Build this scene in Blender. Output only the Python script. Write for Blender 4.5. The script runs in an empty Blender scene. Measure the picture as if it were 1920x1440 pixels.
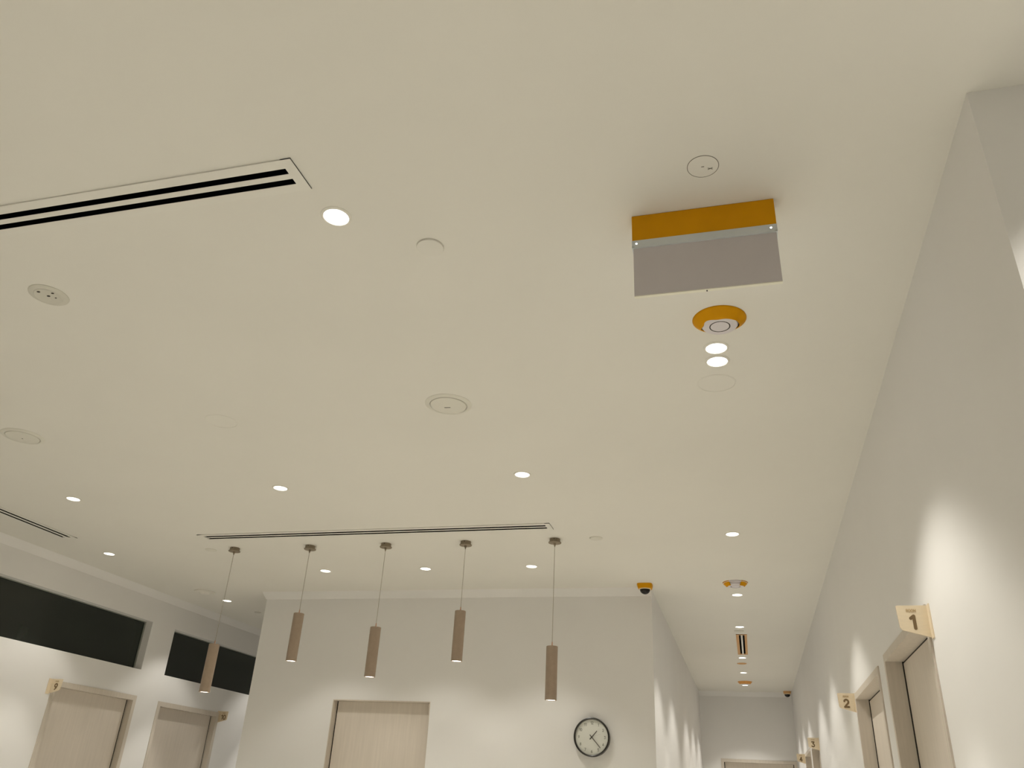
import bpy, bmesh, math, random
from mathutils import Matrix, Vector

random.seed(4)
PI = math.pi
SC = bpy.context.scene
COL = SC.collection

# ------------------------------------------------------------------ camera
# Lengths below are mostly in units of 1.25 m measured from the camera
# position; W() turns them into metres (camera 1.35 m above the floor).
S = 1.25
CZ = 1.35
def W(x, y, z): return Vector((x * S, y * S, z * S + CZ))

F_PX = 1502.1256
YAW, PITCH, ROLL = -0.288547310, 0.478848467, 0.0570644662
cam_data = bpy.data.cameras.new('camera')
cam_data.sensor_width = 36.0
cam_data.lens = F_PX / 1920 * 36.0
cam_data.clip_start = 0.02
cam = bpy.data.objects.new('camera', cam_data)
COL.objects.link(cam)
fw = Vector((math.sin(YAW) * math.cos(PITCH), math.cos(YAW) * math.cos(PITCH), math.sin(PITCH)))
rt = Vector((math.cos(YAW), -math.sin(YAW), 0))
up = rt.cross(fw)
r2 = math.cos(ROLL) * rt + math.sin(ROLL) * up
u2 = -math.sin(ROLL) * rt + math.cos(ROLL) * up
m = Matrix((r2, u2, -fw)).transposed().to_4x4()
m.translation = Vector((0, 0, CZ))
cam.matrix_world = m
SC.camera = cam

# ------------------------------------------------------------------ light level
SC.view_settings.view_transform = 'Standard'
SC.view_settings.look = 'None'
SC.view_settings.gamma = 1.0
SC.view_settings.use_curve_mapping = False
SC.view_settings.exposure = -0.20
world = bpy.data.worlds.new('world')
SC.world = world
world.use_nodes = True
world.node_tree.nodes['Background'].inputs[0].default_value = (0.01, 0.011, 0.012, 1)
world.node_tree.nodes['Background'].inputs[1].default_value = 0.3

LAMP_COLOR = (1.0, 0.965, 0.885)
SPOT_W = 33.0          # each recessed downlight, wide part of the beam
CORE_W = 88.0         # and its bright core
CORE_ANGLE = 54.0
CORRIDOR = 1.45
BACK = 0.80
RIGHT = 1.2
SPOT_ANGLE = 96.0
SPOT_BLEND = 0.42
PENDANT_W = 14.0
GLOW = 5.0

# ------------------------------------------------------------------ materials
def new_mat(name):
    mt = bpy.data.materials.new(name)
    mt.use_nodes = True
    return mt, mt.node_tree, mt.node_tree.nodes['Principled BSDF']

def mat(name, color, rough=0.6, metal=0.0, spec=0.5, noise=0.0, nscale=6.0, bump=0.0, bscale=300.0, stretch=None):
    mt, nt, b = new_mat(name)
    b.inputs['Base Color'].default_value = (*color, 1)
    b.inputs['Roughness'].default_value = rough
    b.inputs['Metallic'].default_value = metal
    b.inputs['Specular IOR Level'].default_value = spec
    tc = nt.nodes.new('ShaderNodeTexCoord')
    mp = nt.nodes.new('ShaderNodeMapping')
    if stretch: mp.inputs['Scale'].default_value = stretch
    nt.links.new(tc.outputs['Object'], mp.inputs['Vector'])
    if noise > 0:
        n = nt.nodes.new('ShaderNodeTexNoise')
        n.inputs['Scale'].default_value = nscale
        n.inputs['Detail'].default_value = 4
        nt.links.new(mp.outputs['Vector'], n.inputs['Vector'])
        r = nt.nodes.new('ShaderNodeValToRGB')
        r.color_ramp.elements[0].position = 0.3
        r.color_ramp.elements[1].position = 0.7
        r.color_ramp.elements[0].color = (*[c * (1 - noise) for c in color], 1)
        r.color_ramp.elements[1].color = (*[min(1, c * (1 + noise)) for c in color], 1)
        nt.links.new(n.outputs['Fac'], r.inputs['Fac'])
        nt.links.new(r.outputs['Color'], b.inputs['Base Color'])
    if bump > 0:
        n2 = nt.nodes.new('ShaderNodeTexNoise')
        n2.inputs['Scale'].default_value = bscale
        nt.links.new(tc.outputs['Object'], n2.inputs['Vector'])
        bp = nt.nodes.new('ShaderNodeBump')
        bp.inputs['Strength'].default_value = bump
        bp.inputs['Distance'].default_value = 0.001
        nt.links.new(n2.outputs['Fac'], bp.inputs['Height'])
        nt.links.new(bp.outputs['Normal'], b.inputs['Normal'])
    return mt

def emis(name, color, strength):
    mt, nt, b = new_mat(name)
    b.inputs['Base Color'].default_value = (0.8, 0.8, 0.8, 1)
    b.inputs['Emission Color'].default_value = (*color, 1)
    b.inputs['Emission Strength'].default_value = strength
    return mt

M = {}
M['ceiling'] = mat('ceiling_paint', (0.765, 0.745, 0.69), 0.85, spec=0.2, noise=0.012, nscale=1.3, bump=0.05)
M['wall'] = mat('wall_paint', (0.80, 0.785, 0.765), 0.8, spec=0.25, noise=0.012, nscale=1.7, bump=0.05)
M['floor'] = mat('floor_vinyl', (0.78, 0.755, 0.68), 0.45, noise=0.04, nscale=3)
M['white_plastic'] = mat('white_plastic', (0.78, 0.755, 0.69), 0.5, noise=0.01)
M['off_white'] = mat('off_white_plastic', (0.70, 0.68, 0.61), 0.5, noise=0.01)
M['grey_plastic'] = mat('grey_plastic', (0.62, 0.60, 0.53), 0.5, noise=0.015)
M['cover_white'] = mat('detector_white', (0.66, 0.62, 0.64), 0.45, noise=0.01)
M['frame_white'] = mat('diffuser_white_enamel', (0.765, 0.745, 0.69), 0.6, noise=0.008)
M['black'] = mat('black_void', (0.004, 0.004, 0.004), 0.9, spec=0.1, noise=0.1)
M['dark'] = mat('dark_gap', (0.03, 0.025, 0.018), 0.8, noise=0.1)
M['pencil'] = mat('pencil_grey', (0.13, 0.12, 0.09), 0.8, noise=0.1)
M['door'] = mat('pale_wood_laminate', (0.67, 0.60, 0.52), 0.55, noise=0.035, nscale=5, stretch=(11, 11, 0.6))
M['door_frame'] = mat('pale_wood_frame', (0.62, 0.555, 0.475), 0.5, noise=0.05, nscale=5, stretch=(12, 12, 0.8))
M['door_gap'] = mat('door_gap_shade_black', (0.015, 0.011, 0.006), 0.8, noise=0.1)  # near-black colour carries the shade in the gaps around the leaf
M['glass'] = mat('dark_window_glass', (0.016, 0.021, 0.016), 0.16, spec=0.5, noise=0.2, nscale=0.8)
M['win_frame'] = mat('grey_window_bead', (0.30, 0.31, 0.27), 0.5, noise=0.05)
M['yellow'] = mat('yellow_masking_film', (0.66, 0.30, 0.001), 0.6, spec=0.12, noise=0.05, nscale=9)
M['orange'] = mat('orange_masking_film', (0.72, 0.33, 0.07), 0.5, noise=0.08, nscale=20)
M['card'] = mat('tan_masking_tape', (0.62, 0.35, 0.14), 0.6, noise=0.08, nscale=20)
M['rail'] = mat('sign_rail_aluminium', (0.60, 0.63, 0.64), 0.45, metal=0.15, noise=0.02)
M['panel'] = mat('sign_panel_shaded', (0.56, 0.52, 0.53), 0.5, noise=0.02)  # white panel back, its shade put into the grey
M['panel_edge'] = mat('sign_panel_lit_edge', (0.80, 0.78, 0.66), 0.3, noise=0.02)  # lighter copy for the panel's bottom edge, its lit look put into the colour
M['bronze'] = mat('champagne_brown_metal', (0.40, 0.31, 0.235), 0.5, metal=0.2, noise=0.04, nscale=30)
M['canopy'] = mat('dull_brown_metal', (0.27, 0.22, 0.155), 0.45, metal=0.4, noise=0.05, nscale=40)
M['cord'] = mat('clear_grey_cord', (0.42, 0.38, 0.31), 0.5, noise=0.05)
M['copper'] = mat('copper_ferrule', (0.60, 0.36, 0.25), 0.35, metal=0.6, noise=0.05)
M['clock_black'] = mat('clock_black_rim', (0.012, 0.010, 0.006), 0.3, noise=0.1)
M['clock_face'] = mat('clock_face_paper', (0.70, 0.70, 0.64), 0.5, noise=0.01)
M['clock_ink'] = mat('clock_numeral_ink', (0.20, 0.20, 0.16), 0.6, noise=0.05)
M['clock_hand'] = mat('clock_hand_black', (0.04, 0.03, 0.022), 0.4, noise=0.05)
M['clock_second'] = mat('clock_second_hand_grey', (0.42, 0.42, 0.38), 0.4, noise=0.05)
M['dome'] = mat('camera_dome_black', (0.010, 0.008, 0.006), 0.2, spec=0.3, noise=0.1)
M['cream'] = mat('cream_housing', (0.75, 0.62, 0.42), 0.5, noise=0.02)
M['sign'] = mat('maple_sign_board', (0.76, 0.64, 0.46), 0.45, noise=0.03, nscale=8, stretch=(3, 3, 12))
M['sign_ink'] = mat('sign_brown_ink', (0.18, 0.115, 0.05), 0.6, noise=0.04)
M['sign_ink_light'] = mat('sign_tan_ink', (0.50, 0.36, 0.19), 0.6, noise=0.04)
M['lens'] = emis('downlight_lens', (1.0, 0.97, 0.90), GLOW)
M['pendant_lens'] = emis('pendant_lens', (1.0, 0.95, 0.86), GLOW * 0.6)
M['led'] = emis('indicator_led', (1.0, 1.0, 0.95), 2.5)
M['exit_lit'] = emis('exit_panel_lit', (0.85, 0.95, 1.0), 0.9)

# ------------------------------------------------------------------ helpers
def mesh(name, verts, faces, material, parent=None, smooth=False, bevel=0.0, seg=2):
    me = bpy.data.meshes.new(name)
    me.from_pydata([tuple(v) for v in verts], [], faces)
    me.validate()
    bm = bmesh.new(); bm.from_mesh(me)
    bmesh.ops.recalc_face_normals(bm, faces=bm.faces)
    bm.to_mesh(me); bm.free()
    me.materials.append(M[material] if isinstance(material, str) else material)
    o = bpy.data.objects.new(name, me)
    COL.objects.link(o)
    if parent: o.parent = parent
    if smooth:
        me.shade_smooth()
        try: me.set_sharp_from_angle(angle=math.radians(35))
        except Exception: pass
    if bevel > 0:
        b = o.modifiers.new('bevel', 'BEVEL'); b.width = bevel; b.segments = seg; b.limit_method = 'ANGLE'
    return o

class MB:
    def __init__(s): s.v = []; s.f = []
    def add(s, v, f):
        n = len(s.v); s.v += [tuple(q) for q in v]; s.f += [tuple(i + n for i in q) for q in f]
    def box(s, x0, x1, y0, y1, z0, z1):
        s.add([(x0,y0,z0),(x1,y0,z0),(x1,y1,z0),(x0,y1,z0),(x0,y0,z1),(x1,y0,z1),(x1,y1,z1),(x0,y1,z1)],
              [(0,3,2,1),(4,5,6,7),(0,1,5,4),(1,2,6,5),(2,3,7,6),(3,0,4,7)])
    def lathe(s, prof, n=48, c=(0, 0, 0)):
        base = len(s.v); k = len(prof)
        for i in range(n):
            a = 2 * PI * i / n
            for r, z in prof:
                s.v.append((c[0] + r * math.cos(a), c[1] + r * math.sin(a), c[2] + z))
        for i in range(n):
            j = (i + 1) % n
            for q in range(k - 1):
                s.f.append((base + i*k+q, base + j*k+q, base + j*k+q+1, base + i*k+q+1))
        if prof[0][0] > 1e-6: s.f.append(tuple(base + i*k for i in range(n)))
        if prof[-1][0] > 1e-6: s.f.append(tuple(base + i*k+k-1 for i in range(n))[::-1])
    def ring(s, prof, n=48, c=(0, 0, 0)):      # closed cross-section, no caps
        base = len(s.v); k = len(prof)
        for i in range(n):
            a = 2 * PI * i / n
            for r, z in prof:
                s.v.append((c[0] + r * math.cos(a), c[1] + r * math.sin(a), c[2] + z))
        for i in range(n):
            j = (i + 1) % n
            for q in range(k):
                p = (q + 1) % k
                s.f.append((base + i*k+q, base + j*k+q, base + j*k+p, base + i*k+p))
    def build(s, name, material, parent=None, smooth=False, bevel=0.0):
        return mesh(name, s.v, s.f, material, parent, smooth, bevel)

def thing(name, loc, label, cat, group=None, rotz=0.0):
    o = bpy.data.objects.new(name, None)
    o.empty_display_size = 0.05
    COL.objects.link(o)
    o.location = loc
    o.rotation_euler = (0, 0, rotz)
    o['label'] = label; o['category'] = cat
    if group: o['group'] = group
    return o

def dup(root, loc, label, group=None, rotz=None):
    r = root.copy(); COL.objects.link(r)
    r.location = loc
    if rotz is not None: r.rotation_euler = (0, 0, rotz)
    r['label'] = label
    if group: r['group'] = group
    for ch in list(root.children):
        c = ch.copy(); COL.objects.link(c); c.parent = r
        for g in list(ch.children):
            d = g.copy(); COL.objects.link(d); d.parent = c
    return r

def slab(name, axis, plane, depth, ur, vr, holes, material, kind='structure'):
    """A wall or ceiling slab with rectangular through holes. axis = the axis of
    its normal; plane = visible face; depth = signed thickness; units of S."""
    us = sorted(set([ur[0], ur[1]] + [h[0] for h in holes] + [h[1] for h in holes]))
    vs = sorted(set([vr[0], vr[1]] + [h[2] for h in holes] + [h[3] for h in holes]))
    us = [u for u in us if ur[0] - 1e-9 <= u <= ur[1] + 1e-9]
    vs = [v for v in vs if vr[0] - 1e-9 <= v <= vr[1] + 1e-9]
    nu, nv = len(us), len(vs)
    def solid(i, j):
        if i < 0 or j < 0 or i >= nu - 1 or j >= nv - 1: return False
        cu, cv = (us[i] + us[i+1]) / 2, (vs[j] + vs[j+1]) / 2
        return not any(h[0] < cu < h[1] and h[2] < cv < h[3] for h in holes)
    def P(i, j, k):
        u, v, w = us[i], vs[j], plane + depth * k
        if axis == 'x': return W(w, u, v)
        if axis == 'y': return W(u, w, v)
        return W(u, v, w)
    V = {}; verts = []; faces = []
    def vid(i, j, k):
        if (i, j, k) not in V: V[(i, j, k)] = len(verts); verts.append(P(i, j, k))
        return V[(i, j, k)]
    for i in range(nu - 1):
        for j in range(nv - 1):
            if not solid(i, j): continue
            for k in (0, 1): faces.append((vid(i,j,k), vid(i+1,j,k), vid(i+1,j+1,k), vid(i,j+1,k)))
            if not solid(i-1, j): faces.append((vid(i,j,0), vid(i,j+1,0), vid(i,j+1,1), vid(i,j,1)))
            if not solid(i+1, j): faces.append((vid(i+1,j,0), vid(i+1,j+1,0), vid(i+1,j+1,1), vid(i+1,j,1)))
            if not solid(i, j-1): faces.append((vid(i,j,0), vid(i+1,j,0), vid(i+1,j,1), vid(i,j,1)))
            if not solid(i, j+1): faces.append((vid(i,j+1,0), vid(i+1,j+1,0), vid(i+1,j+1,1), vid(i,j+1,1)))
    o = mesh(name, verts, faces, material)
    o['kind'] = kind
    return o

def ubox(name, x0, x1, y0, y1, z0, z1, material, parent=None, kind=None, bevel=0.0):
    a, b = W(x0, y0, z0), W(x1, y1, z1)
    mb = MB(); mb.box(a.x, b.x, a.y, b.y, a.z, b.z)
    o = mb.build(name, material, parent, bevel=bevel)
    if kind: o['kind'] = kind
    return o

# ------------------------------------------------------------------ room shell
H = 1.4                  # ceiling
FL = -CZ / S             # floor
XL, XR, XC = -4.70, 0.556, -0.60
YB, YE, YN = 5.82, 11.45, 1.435
XB = -3.695              # left side of the middle block
YREAR, XFAR = -3.6, 3.2
T = 0.12

# linear air slots: x0, x1, y0, y1 of the frame
SLOT_A = (-3.30, -1.00, 1.305, 1.420)
SLOT_B = (-3.30, -1.00, 4.262, 4.377)
SLOT_C = (-4.322, -4.207, 1.95, 4.25)
SLOT_D = (-0.049, 0.045, 7.53, 8.575)
holes = []
for s in (SLOT_A, SLOT_B, SLOT_C): holes.append((s[0] + .02, s[1] - .02, s[2] + .02, s[3] - .02))
holes.append((SLOT_D[0] + .015, SLOT_D[1] - .015, SLOT_D[2] + .015, SLOT_D[3] - .015))
slab('ceiling', 'z', H, 0.2, (XL - T, XFAR + T), (YREAR - T, YE + T), holes, 'ceiling')
ubox('floor', XL - T, XFAR + T, YREAR - T, YE + T, FL - 0.1, FL, 'floor', kind='structure')

# doors on the long walls: y0, y1 outer frame, z top
D_R = [(2.75, 3.685), (3.875, 4.82), (7.76, 8.69), (8.88, 9.82)]
D_L = [(4.925, 5.81), (6.085, 6.965)]
DT = 0.585               # clear opening top of right-hand doors
WIN = [(3.60, 5.785, 0.786, 1.162), (6.083, 8.30, 0.786, 1.159)]
slab('wall_left', 'x', XL, -T, (YREAR, YE), (FL, H),
     [(WIN[0][0], WIN[0][1], WIN[0][2], WIN[0][3]), (WIN[1][0], WIN[1][1], WIN[1][2], WIN[1][3])] +
     [(a + .02, b - .02, FL, 0.57) for a, b in D_L], 'wall')
slab('wall_right', 'x', XR, T, (YN, YE), (FL, H), [(a + .02, b - .02, FL, DT) for a, b in D_R], 'wall')
slab('wall_return', 'y', YN, T, (XR + T, XFAR), (FL, H), [], 'wall')
slab('wall_middle', 'y', YB, T, (XB, XC), (FL, H), [(-2.976, -2.203, FL, 0.603)], 'wall')
slab('wall_corridor', 'x', XC, -T, (YB + T, YE), (FL, H), [], 'wall')
slab('wall_passage', 'x', XB, T, (YB + T, YE), (FL, H), [], 'wall')
slab('wall_far', 'y', YE, T, (XL, XR + T), (FL, H), [(-0.345, 0.515, FL, 0.585)], 'wall')
slab('wall_rear', 'y', YREAR, -T, (XL - T, XFAR + T), (FL, H), [], 'wall')
slab('wall_side', 'x', XFAR, T, (YREAR, YN + T), (FL, H), [], 'wall')

# shallow plaster band under the ceiling
def trim(n, p0, p1, dx, dy, m0=0.0, m1=0.0):
    """wedge along p0-p1 on a wall; (dx, dy) points away from the wall; m0, m1 = mitre of the ends"""
    t, e, zb = 0.034, 0.004, 1.346
    L = math.hypot(p1[0]-p0[0], p1[1]-p0[1]); ux, uy = (p1[0]-p0[0])/L, (p1[1]-p0[1])/L
    v = []
    for (x, y), mm, sg in ((p0, m0, -1), (p1, m1, 1)):
        for off, z in ((0, H), (t, H), (e, zb), (0, zb)):
            v.append(W(x + dx*off + sg*mm*off*ux, y + dy*off + sg*mm*off*uy, z))
    o = mesh('trim_%d' % n, v, [(0,1,2,3), (4,7,6,5), (0,4,5,1), (1,5,6,2), (2,6,7,3), (3,7,4,0)], 'wall')
    o['kind'] = 'structure'
trim(1, (XL, YREAR), (XL, YE - .034), 1, 0)
trim(2, (XB, YB), (XC, YB), 0, -1, m0=1)
trim(3, (XB, YB), (XB, YE - .034), -1, 0, m0=1)
trim(4, (XC, YE), (XR, YE), 0, -1)

# ------------------------------------------------------------------ doors
def wall_door(n, side, y0, y1, top, recess, fw_=0.03, proud=0.006):
    """Door in a wall that runs along Y. side=+1 right wall, -1 left wall."""
    X = XR if side > 0 else XL
    tg = .008 if side > 0 else .001
    leaf = ubox('door_%d' % n, min(X + side*recess, X + side*(recess+.035)), max(X + side*recess, X + side*(recess+.035)),
                y0 + fw_ + .012, y1 - fw_ - .012, FL + .006, top - fw_ - tg, 'door', kind='structure')
    fr = MB()
    xa, xb = X - side * proud, X + side * (recess + .04)
    for (a, b, c, d) in ((y0, y0 + fw_, FL, top - fw_), (y1 - fw_, y1, FL, top - fw_), (y0, y1, top - fw_, top)):
        p, q = W(min(xa, xb), a, c), W(max(xa, xb), b, d)
        fr.box(p.x, q.x, p.y, q.y, p.z, q.z)
    fr.build('door_frame', 'door_frame', leaf)
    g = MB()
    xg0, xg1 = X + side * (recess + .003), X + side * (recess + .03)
    if side > 0:                       # dark strip on the far jamb, painting the shadow groove beside the leaf
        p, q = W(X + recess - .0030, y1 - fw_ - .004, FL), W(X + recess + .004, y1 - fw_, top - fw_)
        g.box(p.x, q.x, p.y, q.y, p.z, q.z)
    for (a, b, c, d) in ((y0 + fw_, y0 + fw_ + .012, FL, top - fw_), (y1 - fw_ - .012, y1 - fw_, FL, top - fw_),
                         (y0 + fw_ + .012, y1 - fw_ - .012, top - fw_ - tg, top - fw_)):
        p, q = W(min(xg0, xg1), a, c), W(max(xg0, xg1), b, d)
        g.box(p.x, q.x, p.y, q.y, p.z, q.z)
    g.build('door_gap_shade', 'door_gap', leaf)
    return leaf

def cross_door(n, x0, x1, Y, top, recess, fw_, proud):
    leaf = ubox('door_%d' % n, x0 + fw_ + .009, x1 - fw_ - .009, Y + recess, Y + recess + .035, FL + .006, top - fw_ - .001,
                'door', kind='structure')
    fr = MB()
    for (a, b, c, d) in ((x0, x0 + fw_, FL, top - fw_), (x1 - fw_, x1, FL, top - fw_), (x0, x1, top - fw_, top)):
        p, q = W(a, Y - proud, c), W(b, Y + recess + .04, d)
        fr.box(p.x, q.x, p.y, q.y, p.z, q.z)
    fr.build('door_frame', 'door_frame', leaf)
    g = MB()  # dark fill painting the shade in the leaf gaps
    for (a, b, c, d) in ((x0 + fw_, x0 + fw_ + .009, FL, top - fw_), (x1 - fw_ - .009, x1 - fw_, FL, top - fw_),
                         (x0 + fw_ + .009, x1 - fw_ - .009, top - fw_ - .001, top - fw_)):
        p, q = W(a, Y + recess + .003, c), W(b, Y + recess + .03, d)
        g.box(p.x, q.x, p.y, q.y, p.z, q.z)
    g.build('door_gap_shade', 'door_gap', leaf)
    return leaf

wall_door(1, 1, *D_R[0], 0.603, 0.060)
wall_door(2, 1, *D_R[1], 0.590, 0.060)
wall_door(3, 1, *D_R[2], 0.597, 0.060)
wall_door(4, 1, *D_R[3], 0.597, 0.060)
wall_door(5, -1, *D_L[0], 0.590, 0.046, 0.036, 0.006)
wall_door(6, -1, *D_L[1], 0.582, 0.046, 0.036, 0.006)
cross_door(7, -2.976, -2.203, YB, 0.603, 0.062, 0.006, 0.002)
cross_door(8, -0.371, 0.540, YE, 0.605, 0.045, 0.036, 0.006)

# ------------------------------------------------------------------ high windows
for n, (a, b, c, d) in enumerate(WIN, 1):
    g = ubox('window_%d' % n, XL - .082, XL - .074, a, b, c, d, 'glass', kind='structure')
    fr = MB(); t = 0.010
    for (ya, yb, za, zb) in ((a, a + t, c, d), (b - t, b, c, d), (a + t, b - t, c, c + t*.6), (a + t, b - t, d - t*.6, d)):
        p, q = W(XL - .073, ya, za), W(XL - .064, yb, zb)
        fr.box(p.x, q.x, p.y, q.y, p.z, q.z)
    fr.build('window_frame', 'win_frame', g)

# ------------------------------------------------------------------ stroke lettering
def arc(cx, cy, rx, ry, a0, a1, n=12):
    return [(cx + rx * math.cos(math.radians(a0 + (a1 - a0) * i / n)), cy + ry * math.sin(math.radians(a0 + (a1 - a0) * i / n))) for i in range(n + 1)]
GL = {   # unit height 1, width about 0.6
 '1': [[(.12, .80), (.36, .98), (.36, .02)]],
 '2': [arc(.31, .69, .26, .29, 165, -25) + [(.06, .03), (.60, .03)]],
 '3': [[(.07, .97), (.54, .97), (.28, .60)] + arc(.29, .31, .28, .29, 85, -150)],
 '4': [[(.44, .02), (.44, .98), (.04, .28), (.62, .28)]],
 '5': [[(.52, .97), (.12, .97), (.09, .56)] + arc(.28, .32, .27, .30, 105, -145)],
 '6': [arc(.31, .30, .26, .28, 0, 360, 20), [(.06, .36), (.20, .75), (.44, .98)]],
 '7': [[(.05, .97), (.57, .97), (.22, .02)]],
 '8': [arc(.31, .27, .26, .25, 0, 360, 20), arc(.31, .75, .21, .22, 0, 360, 20)],
 '9': [arc(.31, .70, .26, .28, 0, 360, 20), [(.56, .64), (.42, .25), (.18, .02)]],
 '0': [arc(.31, .50, .26, .48, 0, 360, 24)],
 'R': [[(.08, .0), (.08, 1.0), (.34, 1.0)] + arc(.34, .76, .22, .24, 90, -90, 8) + [(.08, .52)], [(.34, .52), (.58, .0)]],
 'O': [arc(.36, .50, .32, .50, 0, 360, 20)],
 'M': [[(.06, .0), (.06, 1.0), (.38, .35), (.70, 1.0), (.70, .0)]],
}
GW = {'M': .95, 'O': .86, 'R': .76, '1': .58}
def lettering(text, h, stroke, depth=0.0006):
    """returns MB with strokes in the XZ plane (facing -Y), centred on the origin"""
    mb = MB()
    width = sum(GW.get(c, .76) for c in text) * h - .12 * h
    x = -width / 2; lift = 0
    for c in text:
        for line in GL[c]:
            pts = [(x + px * h, (py - .5) * h) for px, py in line]
            for i in range(len(pts)):
                lift += 1
                y0 = -depth - lift * 4e-6
                px, pz = pts[i]
                n = 12
                v = [(px + stroke/2*math.cos(2*PI*k/n), y0, pz + stroke/2*math.sin(2*PI*k/n)) for k in range(n)]
                v += [(q[0], 0, q[2]) for q in v]
                mb.add(v, [tuple(range(n))] + [(k, (k+1) % n, n + (k+1) % n, n + k) for k in range(n)])
                if i + 1 < len(pts):
                    qx, qz = pts[i+1]
                    dx, dz = qx - px, qz - pz; L = math.hypot(dx, dz)
                    if L < 1e-9: continue
                    nx, nz = -dz / L * stroke / 2, dx / L * stroke / 2
                    y1 = y0 - 2e-6
                    v = [(px+nx, y1, pz+nz), (px-nx, y1, pz-nz), (qx-nx, y1, qz-nz), (qx+nx, y1, qz+nz)]
                    v += [(q[0], 0, q[2]) for q in v]
                    mb.add(v, [(0,1,2,3), (0,4,5,1), (1,5,6,2), (2,6,7,3), (3,7,4,0)])
        x += GW.get(c, .76) * h
    return mb

# ------------------------------------------------------------------ flag signs over the doors
def flag_sign(side, Y, text, label):
    X = XR if side > 0 else XL
    t = thing('room_number_sign', W(X, Y, 0.5), label, 'sign', 'projecting door number signs')
    w = 0.112; top = 0.119; wb = 0.0; fb = 0.026; d = 0.008; r = 0.012
    s = -side
    out = [(0.001, top), (w - .003, top), (w, top - .003), (w - .004, fb + r), (w - .008, fb + .004), (w - r - .004, fb), (0.001, wb)]
    n = len(out)
    v = [(s * a, -d / 2, b) for a, b in out] + [(s * a, d / 2, b) for a, b in out]
    mesh('sign_board', v, [tuple(range(n)), tuple(range(n, 2*n))[::-1]] + [(i, (i+1) % n, n + (i+1) % n, n + i) for i in range(n)],
         'sign', t)
    mb = MB(); mb.box(min(0, s*.004), max(0, s*.004), -.040, -d/2, -.006, top)
    mb.build('mounting_plate', 'sign', t)
    cx = s * w * 0.54
    num = lettering(text, 0.048, 0.0118 if len(text) == 1 else .0095)
    o = num.build('room_number', 'sign_ink', t); o.location = (cx, -d/2 - .0002, 0.056)
    wd = lettering('ROOM', 0.0105, 0.0021)
    o = wd.build('sign_word', 'sign_ink_light', t); o.location = (cx, -d/2 - .0002, 0.099)
    return t
flag_sign(1, 2.735, '1', 'cream flag sign numbered 1 at the top of the nearest right-hand door')
flag_sign(1, 4.835, '2', 'cream flag sign numbered 2 above the second right-hand door')
flag_sign(1, 7.74, '3', 'small cream flag sign numbered 3 further down the right corridor wall')
flag_sign(1, 9.85, '4', 'smallest cream flag sign, numbered 4, near the corridor end')
flag_sign(-1, 4.91, '9', 'cream flag sign reading 9 over the nearer door of the left wall')
flag_sign(-1, 6.98, '10', 'cream flag sign reading 10 between a left-wall door and the white block')

# ------------------------------------------------------------------ recessed downlights
def make_downlight():
    t = thing('downlight', (0, 0, 0), '', 'ceiling light')
    a = MB(); a.ring([(.0435, 0), (.0435, -.0045), (.046, -.0055), (.0525, -.0025), (.0535, 0)], 48)
    a.build('trim_ring', 'white_plastic', t, smooth=True)
    b = MB(); b.lathe([(0, -.0035), (.03, -.003), (.0435, -.0012), (.0435, 0)], 48)
    b.build('lens', 'lens', t, smooth=True)
    ld = bpy.data.lights.new('downlight_beam', 'SPOT')
    ld.energy = SPOT_W; ld.color = LAMP_COLOR; ld.spot_size = math.radians(SPOT_ANGLE); ld.spot_blend = SPOT_BLEND
    ld.shadow_soft_size = 0.03
    lo = bpy.data.objects.new('downlight_beam', ld); COL.objects.link(lo); lo.parent = t
    lo.location = (0, 0, -0.04)
    ld = bpy.data.lights.new('downlight_core', 'SPOT')
    ld.energy = CORE_W; ld.color = LAMP_COLOR; ld.spot_size = math.radians(CORE_ANGLE); ld.spot_blend = 0.4
    ld.shadow_soft_size = 0.03
    lo = bpy.data.objects.new('downlight_core', ld); COL.objects.link(lo); lo.parent = t
    lo.location = (0, 0, -0.04)
    return t
G1 = 'recessed downlights in the main ceiling'
G2 = 'recessed downlights along the right corridor'
DL = [
 (-0.988, 1.540, 'large bright downlight beside the end of the nearest air slot', G1),
 (-0.009, 2.442, 'upper of two touching downlights below the yellow smoke detector', G2),
 (-0.009, 2.536, 'lower of two touching downlights below the yellow smoke detector', G2),
 (-0.963, 3.507, 'downlight above the right end of the long air slot over the pendants', G1),
 (-2.287, 3.530, 'downlight above the left half of the long air slot over the pendants', G1),
 (-3.618, 3.541, 'downlight right of the slanted air slot at the left edge', G1),
 (-4.258, 4.620, 'downlight below the end of the slanted left air slot', G1),
 (-2.857, 5.180, 'downlight between the second and third pendant cords', G1),
 (-2.085, 5.173, 'downlight between the third and fourth pendant cords', G1),
 (-1.324, 5.165, 'downlight just left of the rightmost pendant cord', G1),
 (-4.243, 6.077, 'downlight touching the leftmost pendant cord from behind', G1),
 (-0.007, 4.566, 'downlight alone on the ceiling at the corridor mouth', G2),
 (-0.009, 6.039, 'downlight just beyond the middle yellow-edged smoke detector', G2),
 (-0.010, 7.198, 'downlight just before the tan-edged corridor air slot', G2),
 (-0.010, 8.767, 'downlight touching the far end of the tan-edged corridor slot', G2),
 (-0.012, 9.769, 'downlight second from the corridor end wall', G2),
 (-0.005, 10.78, 'farthest downlight, in front of the far orange smoke detector', G2),
]
dl0 = make_downlight()
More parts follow.
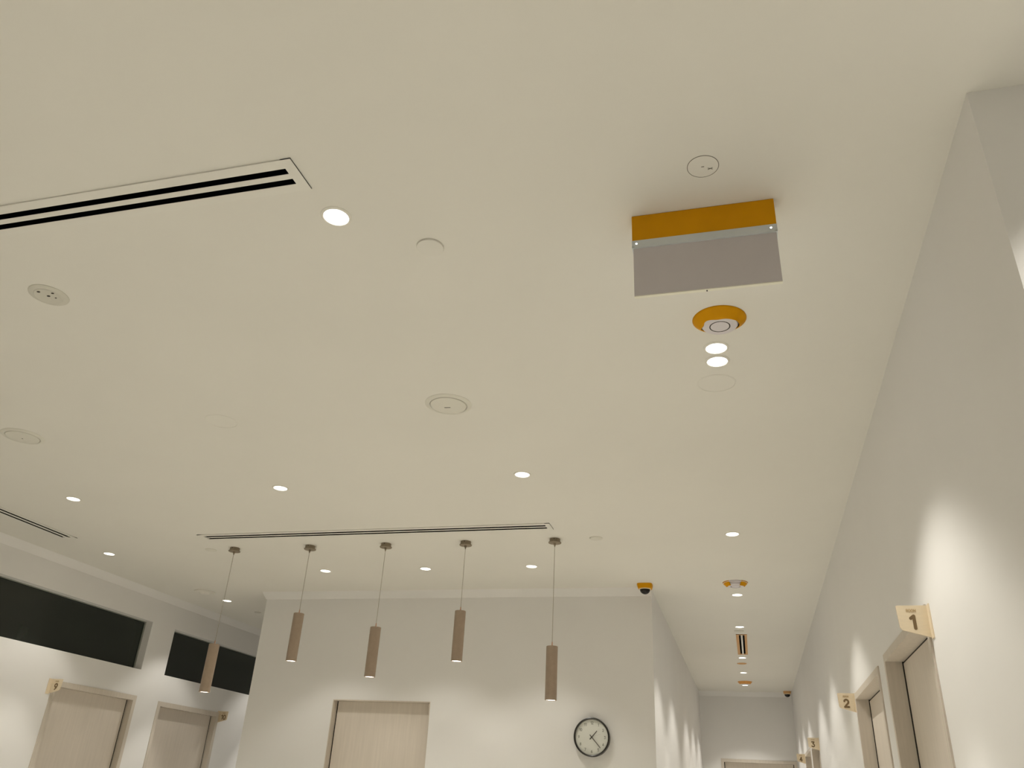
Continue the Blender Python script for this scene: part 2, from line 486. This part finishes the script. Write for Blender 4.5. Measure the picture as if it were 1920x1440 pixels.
for i, (x, y, lab, grp) in enumerate(DL):
    if i == 0:
        dl0.location = W(x, y, H); dl0['label'] = lab; dl0['group'] = grp
    else:
        d_ = dup(dl0, W(x, y, H), lab, grp)
        if y > 4.0 and x > -0.5:          # the narrow corridor has the stronger lamps
            for c_ in d_.children:
                if c_.type == 'LIGHT':
                    c_.data = c_.data.copy(); c_.data.energy *= CORRIDOR
        elif y > 4.0 or (x < -3.0):
            for c_ in d_.children:
                if c_.type == 'LIGHT':
                    c_.data = c_.data.copy(); c_.data.energy *= BACK
HID = [(-2.30, 1.54), (-3.618, 1.54), (0.86, 1.20), (-2.30, -0.45), (-3.618, -0.45), (-0.988, -0.45), (-0.01, -0.45), (1.9, 0.4),
       (0.9, -0.6), (-0.988, -2.2), (-2.30, -2.2), (0.6, -2.2), (2.2, -1.8), (-4.25, 7.6), (-4.25, 9.4)]
for x, y in HID:  # unseen lamps added for the light level; one makes the return wall scallop
    d_ = dup(dl0, W(x, y, H), 'unseen round recessed downlight added outside the frame, behind or beside the viewer', 'unseen added downlights')
    if x > -0.5:
        for c_ in d_.children:
            if c_.type == 'LIGHT':
                c_.data = c_.data.copy(); c_.data.energy *= RIGHT

# ------------------------------------------------------------------ pendants
PEND = [(-3.217, 0.780, 'leftmost brown tube pendant, hanging in front of the dark high window'),
        (-2.658, 0.969, 'second brown tube pendant from the left, hanging high'),
        (-2.126, 0.885, 'middle brown tube pendant, hanging above the door in the white block'),
        (-1.595, 0.979, 'fourth brown tube pendant from the left, hung highest'),
        (-1.034, 0.781, 'rightmost brown tube pendant, hanging low near the wall clock')]
def tube(mb, p, q, r, n=10):
    p, q = Vector(p), Vector(q); d = (q - p).normalized()
    a = d.orthogonal().normalized(); b = d.cross(a)
    v = []
    for c in (p, q):
        for k in range(n):
            v.append(c + r * (math.cos(2*PI*k/n) * a + math.sin(2*PI*k/n) * b))
    mb.add(v, [(k, (k+1) % n, n + (k+1) % n, n + k) for k in range(n)] + [tuple(range(n))[::-1], tuple(range(n, 2*n))])
PL = 0.285 * S
for i, (x, zt, lab) in enumerate(PEND):
    t = thing('pendant_lamp', W(x, 4.572, H), lab, 'pendant lamp', 'row of brown tube pendants')
    drop = (H - zt) * S
    c = MB(); c.lathe([(0, 0), (.040, 0), (.040, -.022), (.047, -.024), (.0485, -.027), (.047, -.031), (0, -.033)][::-1], 40)
    cn = c.build('canopy', 'canopy', t, smooth=True)
    sc_ = MB(); tube(sc_, (.002, -.0395, -.008), (.002, -.0415, -.008), .0035, 12)
    sc_.build('screw', 'dark', cn)
    g = MB(); g.lathe([(0, -.060), (.003, -.060), (.0045, -.052), (.009, -.040), (.009, -.032), (0, -.032)], 20)
    g.build('cord_grip', 'canopy', cn, smooth=True)
    k = MB(); tube(k, (0, 0, -.05), (0, 0, -drop + .01), .0021, 8)
    k.build('cord', 'cord', t)
    fe = MB(); fe.lathe([(0, -drop + .03), (.0035, -drop + .03), (.0045, -drop + .012), (.006, -drop), (0, -drop)], 16)
    fe.build('ferrule', 'copper', t, smooth=True)
    z0 = -drop; z1 = -drop - PL
    b = MB(); b.lathe([(0, z0), (.0385, z0), (.0405, z0 - .002), (.0405, z1 + .034), (.0395, z1 + .033), (.0395, z1 + .0315), (.0405, z1 + .0305),
                       (.0405, z1 + .001), (.0395, z1), (.0355, z1), (.0345, z1 + .002), (.0345, z1 + .006), (0, z1 + .006)][::-1], 48)
    b.build('shade', 'bronze', t, smooth=True)
    l = MB(); l.lathe([(0, z1 + .0005), (.02, z1 + .001), (.0340, z1 + .003), (.0340, z1 + .0055), (0, z1 + .0055)], 40)
    l.build('lens', 'pendant_lens', t, smooth=True)
    ld = bpy.data.lights.new('pendant_beam', 'SPOT')
    ld.energy = PENDANT_W; ld.color = (1, .88, .70); ld.spot_size = math.radians(75); ld.spot_blend = .5; ld.shadow_soft_size = .025
    lo = bpy.data.objects.new('pendant_beam', ld); COL.objects.link(lo); lo.parent = t; lo.location = (0, 0, z1 - .03)

# ------------------------------------------------------------------ linear air slots
def air_slot(fr, slots, label, frame_mat='frame_white', along='x', bar_mat=None, proud=0.005):
    x0, x1, y0, y1 = [q * S for q in fr]
    t = thing('air_slot', (((x0 + x1) / 2), (y0 + y1) / 2, H * S + CZ), label, 'air vent', 'linear ceiling air slots')
    hx, hy = (x1 - x0) / 2, (y1 - y0) / 2
    ends = 0.03 * S if along == 'x' or True else 0
    a = MB()
    zt, zb = 0.0, -proud
    # long strips separated by the slots
    lo = y0 if along == 'x' else x0
    hi = y1 if along == 'x' else x1
    cuts = [(s0 * S, s1 * S) for s0, s1 in slots]
    edges = [lo] + [q for c_ in cuts for q in c_] + [hi]
    cen = (lo + hi) / 2
    half = hx if along == 'x' else hy
    e = end_len = 0.030 * S
    bars = []
    for k in range(0, len(edges), 2):
        p, q = edges[k] - cen, edges[k + 1] - cen
        tgt = a
        if bar_mat and 0 < k < len(edges) - 2:
            tgt = MB(); bars.append(tgt)
        L0 = half - e
        if along == 'x': tgt.box(-L0, L0, p, q, zb, zb + .0012)
        else: tgt.box(p, q, -L0, L0, zb, zb + .0012)
    for sgn in (-1, 1):
        p, q = sorted((sgn * half, sgn * (half - e)))
        if along == 'x': a.box(p, q, lo - cen, hi - cen, zb, zt + .004)
        else: a.box(lo - cen, hi - cen, p, q, zb, zt + .004)
    a.build('frame', frame_mat, t)
    rim = MB()
    for sgn in (-1, 1):
        p, q = sorted((sgn * half, sgn * (half - .004)))
        w0, w1 = lo - cen, hi - cen
        if along == 'x':
            rim.box(p, q, w0, w1, zb + .0006, .002); rim.box(-half, half, *sorted((sgn * w1, sgn * (w1 - .004))), zb + .0006, .002)
        else:
            rim.box(w0, w1, p, q, zb + .0006, .002); rim.box(*sorted((sgn * w1, sgn * (w1 - .004))), -half, half, zb + .0006, .002)
    rim.build('frame_edge', frame_mat, t)
    for b in bars: b.build('centre_bar', bar_mat, t)
    pl = MB(); i = 0.021 * S if not bar_mat else 0.016 * S
    px, py, pz = hx - i, hy - i, 0.16
    pl.add([(-px,-py,-.003),(px,-py,-.003),(px,py,-.003),(-px,py,-.003),(-px,-py,pz),(px,-py,pz),(px,py,pz),(-px,py,pz)],
           [(4,5,6,7),(0,1,5,4),(1,2,6,5),(2,3,7,6),(3,0,4,7)])
    pl.build('plenum', 'black', t)
    return t
sa = lambda b: [(b + .030, b + .050), (b + .068, b + .088)]
air_slot(SLOT_A, sa(SLOT_A[2]), 'long white double air slot nearest the viewer at upper left')
air_slot(SLOT_B, [(SLOT_B[2] + .028, SLOT_B[2] + .051), (SLOT_B[2] + .067, SLOT_B[2] + .090)], 'long white double air slot above the row of pendants')
air_slot(SLOT_C, [(-4.298, -4.276), (-4.254, -4.232)], 'white double air slot parallel to the left wall', along='y')
air_slot(SLOT_D, [(-0.024, -0.008), (0.008, 0.024)], 'short double air slot with tan taped edges in the corridor',
         frame_mat='card', along='y', bar_mat='frame_white', proud=0.004)

# ------------------------------------------------------------------ round things on the ceiling
def flat_disc(mb, x, y, z, r, n=16, d=.0006, rx=1.0, ang=0.0):
    v = []
    for zz in (z, z - d):
        for k in range(n):
            a = 2*PI*k/n; px, py = r*rx*math.cos(a), r*math.sin(a)
            v.append((x + px*math.cos(ang) - py*math.sin(ang), y + px*math.sin(ang) + py*math.cos(ang), zz))
    mb.add(v, [tuple(range(n)), tuple(range(n, 2*n))[::-1]] + [(k, (k+1) % n, n + (k+1) % n, n + k) for k in range(n)])

# flush cover with a thin dark joint and pencil marks
t = thing('round_cover_plate', W(-0.004, 1.547, H), 'flush round ceiling cover with thin dark outline above the hanging sign', 'cover plate')
a = MB(); a.lathe([(0, -.0012), (.0455, -.0012), (.0460, -.0008), (.0460, 0), (0, 0)], 64); a.build('plate', 'ceiling', t)
a = MB(); a.ring([(.0461, 0), (.0461, -.0009), (.0478, -.0009), (.0478, 0)], 64); a.build('joint', 'pencil', t)
a = MB(); a.box(-.0050, .0035, -.0012, .0008, -.0022, -.0012); a.build('pencil_dash', 'pencil', t)
a = MB()
for q in (0.5, -0.45):
    c, s_ = math.cos(q) * .008, math.sin(q) * .008
    nx, ny = -math.sin(q) * .0007, math.cos(q) * .0007
    cx, cy = .021, .012
    v = [(cx-c+nx, cy-s_+ny), (cx-c-nx, cy-s_-ny), (cx+c-nx, cy+s_-ny), (cx+c+nx, cy+s_+ny)]
    a.add([(p[0], p[1], -.0012) for p in v] + [(p[0], p[1], -.0022) for p in v], [(0,1,2,3),(4,5,6,7),(0,1,5,4),(1,2,6,5),(2,3,7,6),(3,0,4,7)])
a.build('pencil_cross', 'pencil', t)

# blank plug standing slightly proud
t = thing('round_blank_plug', W(-0.779, 1.720, H), 'plain white round blanking plug right of the large downlight', 'cover plate')
a = MB(); a.lathe([(0, -.007), (.046, -.007), (.048, -.006), (.048, 0), (0, 0)], 64); a.build('plug', 'ceiling', t, smooth=True)
a = MB(); a.ring([(.0481, 0), (.0481, -.0015), (.0502, -.0015), (.0502, 0)], 64); a.build('joint', 'grey_plastic', t)

# emergency light plate
t = thing('emergency_light', W(-2.118, 1.718, H), 'greyish round ceiling unit with small holes below the near air slot', 'emergency light')
a = MB(); a.lathe([(0, -.006), (.070, -.006), (.077, -.003), (.078, 0), (0, 0)], 64); a.build('bezel', 'grey_plastic', t, smooth=True)
a = MB(); a.lathe([(0, -.0095), (.053, -.0095), (.0565, -.006), (0, -.006)], 64); a.build('centre_disc', 'grey_plastic', t, smooth=True)
for px, py, r in ((-.011, -.040, .0056), (.040, -.019, .0050), (.007, -.005, .0056), (.027, .013, .0034)):
    a = MB(); flat_disc(a, px, py, -.0095, r, rx=1.35); a.build('hole', 'dark', t)
a = MB(); flat_disc(a, -.007, .019, -.0095, .003); a.build('indicator_lamp', 'off_white', t)

# big round cover plates
def big_cover(x, y, label, slit, name='ceiling_speaker', cat='speaker'):
    t = thing(name, W(x, y, H), label, cat, 'large round ceiling covers')
    a = MB(); a.ring([(.094, 0), (.094, -.006), (.098, -.0085), (.110, -.006), (.118, -.0015), (.118, 0)], 72); a.build('bezel', 'off_white', t, smooth=True)
    a = MB(); a.lathe([(0, -.0110), (.085, -.0105), (.090, -.009), (.0925, -.003), (.0925, 0), (0, 0)], 72); a.build('cover', 'off_white', t, smooth=True)
    if slit:
        a = MB(); a.box(-.023, .008, .012, .0165, -.0118, -.0107); a.build('slit', 'dark', t); t.children[-1].rotation_euler = (0, 0, .12)
    else:
        a = MB(); flat_disc(a, -.008, .009, -.0107, .0038, d=.001); a.build('centre_hole', 'dark', t)
    return t
big_cover(-1.067, 2.714, 'large round white cover with a short dark slit, mid ceiling', True, 'sprinkler_cover', 'cover plate')
big_cover(-3.185, 2.719, 'large round cover with a dark centre dot at the left edge', False, 'access_cover', 'cover plate')

def faint_ring(x, y, r, label):
    t = thing('painted_cover_ring', W(x, y, H), label, 'cover plate', 'painted-over round covers')
    a = MB(); a.ring([(r - .006, 0), (r - .005, -.0014), (r - .001, -.0014), (r, 0)], 64); a.build('rim', 'ceiling', t, smooth=True)
    a = MB(); a.lathe([(0, -.0005), (r - .008, -.0005), (r - .008, 0), (0, 0)], 48); a.build('plate', 'ceiling', t)
faint_ring(-2.115, 2.716, .088, 'barely visible white painted round cover left of the slitted cover')
faint_ring(-0.018, 2.705, .088, 'faint round outline just below the two touching downlights')

def small_disc(x, y, r, h, label, name='blanking_disc', cat='cover plate', material='grey_plastic'):
    t = thing(name, W(x, y, H), label, cat, 'small flat ceiling discs')
    a = MB(); a.lathe([(0, -h), (r * .93, -h), (r, -h * .7), (r, 0), (0, 0)], 40); a.build('disc', material, t, smooth=True)
    a = MB(); a.ring([(r, 0), (r, -h * .35), (r + .004, -h * .3), (r + .004, 0)], 40); a.build('rim', material, t)
small_disc(-3.421, 4.600, .046, .005, 'faint flat disc left of the leftmost pendant canopy', material='off_white')
small_disc(-0.786, 4.576, .046, .006, 'faint flat disc right of the rightmost pendant canopy', material='off_white')
small_disc(-4.226, 6.548, .036, .007, 'small dark flat disc by the white block left corner')
small_disc(-0.020, 7.385, .050, .005, 'thin flat disc between downlight and tan-edged slot')
small_disc(-0.020, 9.135, .058, .006, 'brownish flat disc beyond the tan-edged corridor slot', material='card')

# plain smoke detector
t = thing('smoke_detector', W(-4.25, 5.755, H), 'white uncovered smoke detector left of the leftmost pendant cord', 'smoke detector')
a = MB(); a.lathe([(0, -.012), (.096, -.012), (.104, -.009), (.104, 0), (0, 0)], 56); a.build('base', 'white_plastic', t, smooth=True)
a = MB(); a.lathe([(0, -.026), (.03, -.0255), (.048, -.022), (.058, -.012), (0, -.012)], 48); a.build('sensor_head', 'white_plastic', t, smooth=True)

# smoke detectors with yellow film left around them
def masked_detector(x, y, r, label, material='yellow', gaps=False, wav=.008):
    t = thing('masked_smoke_detector', W(x, y, H), label, 'smoke detector', 'smoke detectors with yellow masking film')
    a = MB(); rb = r * .70; hb = .030
    a.lathe([(0, -hb - .004), (rb * .50, -hb - .004), (rb * .51, -hb - .001), (rb * .535, -hb - .001), (rb * .55, -hb - .004), (rb * .93, -hb), (rb, -hb + .008), (rb + .002, 0), (0, 0)], 64)
    body = a.build('detector_body', 'cover_white', t, smooth=True)
    a = MB(); a.ring([(rb*.495, -hb - .0043), (rb*.495, -hb - .0015), (rb*.555, -hb - .0015), (rb*.555, -hb - .0043)], 64)
    a.build('sensor_groove', 'dark', body)
    # film: wrinkled skirt from the ceiling in to an uneven torn edge
    n = 96; v = []; rings = 7
    rnd = random.Random(7)
    ph = [rnd.uniform(0, 6.28) for _ in range(5)]
    for i in range(n):
        an = 2*PI*i/n
        e = sum(math.sin((k + 2) * an + ph[k]) / (k + 1.5) for k in range(5)) * wav
        near = (1 - math.sin(an)) / 2              # the film is pulled further over on the near side
        lift = min(1.0, .30 + near * 1.5)
        sh = (rb + .002, -(hb + .003) * lift)
        inn = (min(rb + .0015, rb + .002 - near * .007 + e * (0.3 + 1.2 * near)), sh[1] - .004 * near)
        path = [(r, -.0004), (r - .004, -.006 * lift)]
        for f in (.3, .6, 1.0):
            path.append((path[1][0] + (sh[0] - path[1][0]) * f, path[1][1] + (sh[1] - path[1][1]) * f + math.sin(7 * an + 3 * f + ph[0]) * .0012 * math.sin(PI * f)))
        path.append(((sh[0] + inn[0]) / 2, (sh[1] + inn[1]) / 2 - .001))
        path.append(inn)
        for rr, zz in path: v.append((rr * math.cos(an), rr * math.sin(an), zz))
    fa = []
    for i in range(n):
        an = 360 * (i + .5) / n
        if gaps and (58 < an < 122 or 240 < an < 300): continue
        k = (i + 1) % n
        for j in range(rings - 1):
            fa.append((i*rings+j, k*rings+j, k*rings+j+1, i*rings+j+1))
    o = mesh('masking_film', v, fa, material, t, smooth=True)
    so = o.modifiers.new('thickness', 'SOLIDIFY'); so.thickness = .0012; so.offset = 0
    if gaps:
        a = MB(); a.lathe([(0, -.010), (r * .93, -.010), (r * .97, -.007), (r * .97, 0), (0, 0)], 56); a.build('base', 'cover_white', t, smooth=True)
    return t
masked_detector(0.008, 2.262, .105, 'smoke detector wrapped in bright yellow film directly below the hanging sign')
masked_detector(-0.015, 5.69, .105, 'smoke detector with yellow film at both sides, at the corridor mouth', gaps=True)
masked_detector(-0.005, 10.50, .105, 'farthest smoke detector, wrapped in orange film, near corridor end', material='orange')

# ------------------------------------------------------------------ dome cameras
def dome_camera(x, y, label, film, r=.066):
    t = thing('dome_camera', W(x, y, H), label, 'security camera', 'dome security cameras')
    # square tapered mount wrapped in film, corners rounded
    mb = MB(); n = 32; v = []
    def sq(rad, p=5.0):
        out = []
        for k in range(n):
            a_ = 2*PI*k/n; c, s_ = math.cos(a_), math.sin(a_)
            q = (abs(c) ** p + abs(s_) ** p) ** (-1 / p)
            out.append((rad * q * c, rad * q * s_))
        return out
    for rad, z in ((r, 0), (r, -.012), (r * .90, -.036), (r * .80, -.040)):
        v += [(px, py, z) for px, py in sq(rad)]
    fs = []
    for j in range(3):
        for k in range(n): fs.append((j*n+k, j*n+(k+1) % n, (j+1)*n+(k+1) % n, (j+1)*n+k))
    fs += [tuple(range(n))[::-1], tuple(range(3*n, 4*n))]
    mb.add(v, fs)
    mb.build('mount', film, t, smooth=True)
    a = MB(); a.ring([(.040, -.038), (.053, -.038), (.053, -.042), (.050, -.046), (.0455, -.046), (.040, -.044)], 40); a.build('bezel', 'cream', t, smooth=True)
    a = MB(); a.lathe([(0, -.086)] + [(.045 * math.sin(math.radians(q)), -.045 - .041 * math.cos(math.radians(q))) for q in range(10, 91, 10)] + [(0, -.044)], 40)
    a.build('dome', 'dome', t, smooth=True)
dome_camera(-0.632, 5.705, 'yellow-mounted black dome camera on the corner of the white block', 'yellow')
dome_camera(0.500, 11.30, 'tan-mounted black dome camera in the far corridor corner', 'card', r=.058)

# ------------------------------------------------------------------ hanging exit sign seen from behind
t = thing('hanging_sign', W(-0.0175, 1.70, H), 'yellow-topped ceiling sign hanging with its blank grey-shaded panel towards the viewer', 'sign')
hw = 0.181 * S
a = MB(); a.box(-hw, hw, 0, .052, -.1035, -.001); a.build('masked_housing', 'yellow', t, bevel=.0015)
a = MB(); a.box(-hw - .001, hw + .001, -.002, .050, -.133, -.1036); r_ = a.build('rail', 'rail', t, bevel=.0008)
for px in (-hw + .014, hw - .018):
    b = MB(); b.lathe([(0, -.0018), (.0025, -.0015), (.0035, 0), (0, 0)], 20); o = b.build('indicator_led', 'led', r_)
    o.rotation_euler = (-PI/2 + PI, 0, 0); o.location = (px, -.002, -.117)
for px in (-hw + .003, hw - .004):
    b = MB(); b.lathe([(0, -.0012), (.0018, -.001), (.0022, 0), (0, 0)], 16); o = b.build('screw', 'panel_edge', r_)
    o.rotation_euler = (PI/2, 0, 0); o.location = (px, -.002, -.1295)
a = MB(); a.box(-hw + .003, hw - .003, .004, .013, -.3165, -.133); p_ = a.build('panel', 'panel', t)
a = MB(); a.box(-hw + .003, hw - .003, .004, .0155, -.3195, -.3166); a.build('panel_edge', 'panel_edge', p_)
a = MB(); a.box(-hw + .006, hw - .006, .0132, .0152, -.312, -.136); a.build('lit_face', 'exit_lit', p_)
a = MB(); a.box(-.002, .002, .008, .012, -.322, -.3196); a.build('panel_pin', 'dark', p_)

# ------------------------------------------------------------------ wall clock
CL = W(-1.021, YB, 0.404)
t = thing('wall_clock', CL, 'round white wall clock with thin black rim showing 1:23', 'clock')
def upright(mb): mb.v = [(x, z, y) for x, y, z in mb.v]; return mb      # lathe axis -> Y, z negative = towards viewer
a = MB(); a.ring([(.137, 0), (.137, -.040), (.139, -.054), (.145, -.057), (.151, -.054), (.152, -.046), (.151, 0)], 80)
upright(a).build('rim', 'clock_black', t, smooth=True)
a = MB(); a.lathe([(0, -.036), (.137, -.036), (.137, -.004), (0, -.004)], 80)
upright(a).build('dial', 'clock_face', t)
dial = t.children[-1]
for hnum in range(1, 13):
    an = math.radians(30 * hnum)
    o = lettering(str(hnum),   .0205, .0036, depth=.0003).build('numeral', 'clock_ink', dial)
    o.location = (.110 * math.sin(an), -.0362, .110 * math.cos(an))
def hand(name, ang, l0, l1, w0, w1, y, material, th=.0012):
    an = math.radians(ang)
    dx, dz = math.sin(an), math.cos(an); nx, nz = math.cos(an), -math.sin(an)
    q = [(-l0*dx + nx*w0, -l0*dz + nz*w0), (-l0*dx - nx*w0, -l0*dz - nz*w0), (l1*dx - nx*w1, l1*dz - nz*w1), (l1*dx + nx*w1, l1*dz + nz*w1)]
    v = [(p[0], y, p[1]) for p in q] + [(p[0], y - th, p[1]) for p in q]
    mesh(name, v, [(0,1,2,3),(4,5,6,7),(0,1,5,4),(1,2,6,5),(2,3,7,6),(3,0,4,7)], material, t)
hand('second_hand', 71, .02, .085, .0007, .0004, -.0420, 'clock_second', .0006)
hand('hour_hand', 41.5, .024, .066, .0036, .0026, -.0382, 'clock_hand')
hand('minute_hand', 138, .025, .108, .0030, .0023, -.0402, 'clock_hand')
a = MB(); a.lathe([(0, -.0435), (.0035, -.0435), (.0035, -.036), (0, -.036)], 20); upright(a).build('hand_hub', 'clock_hand', t)
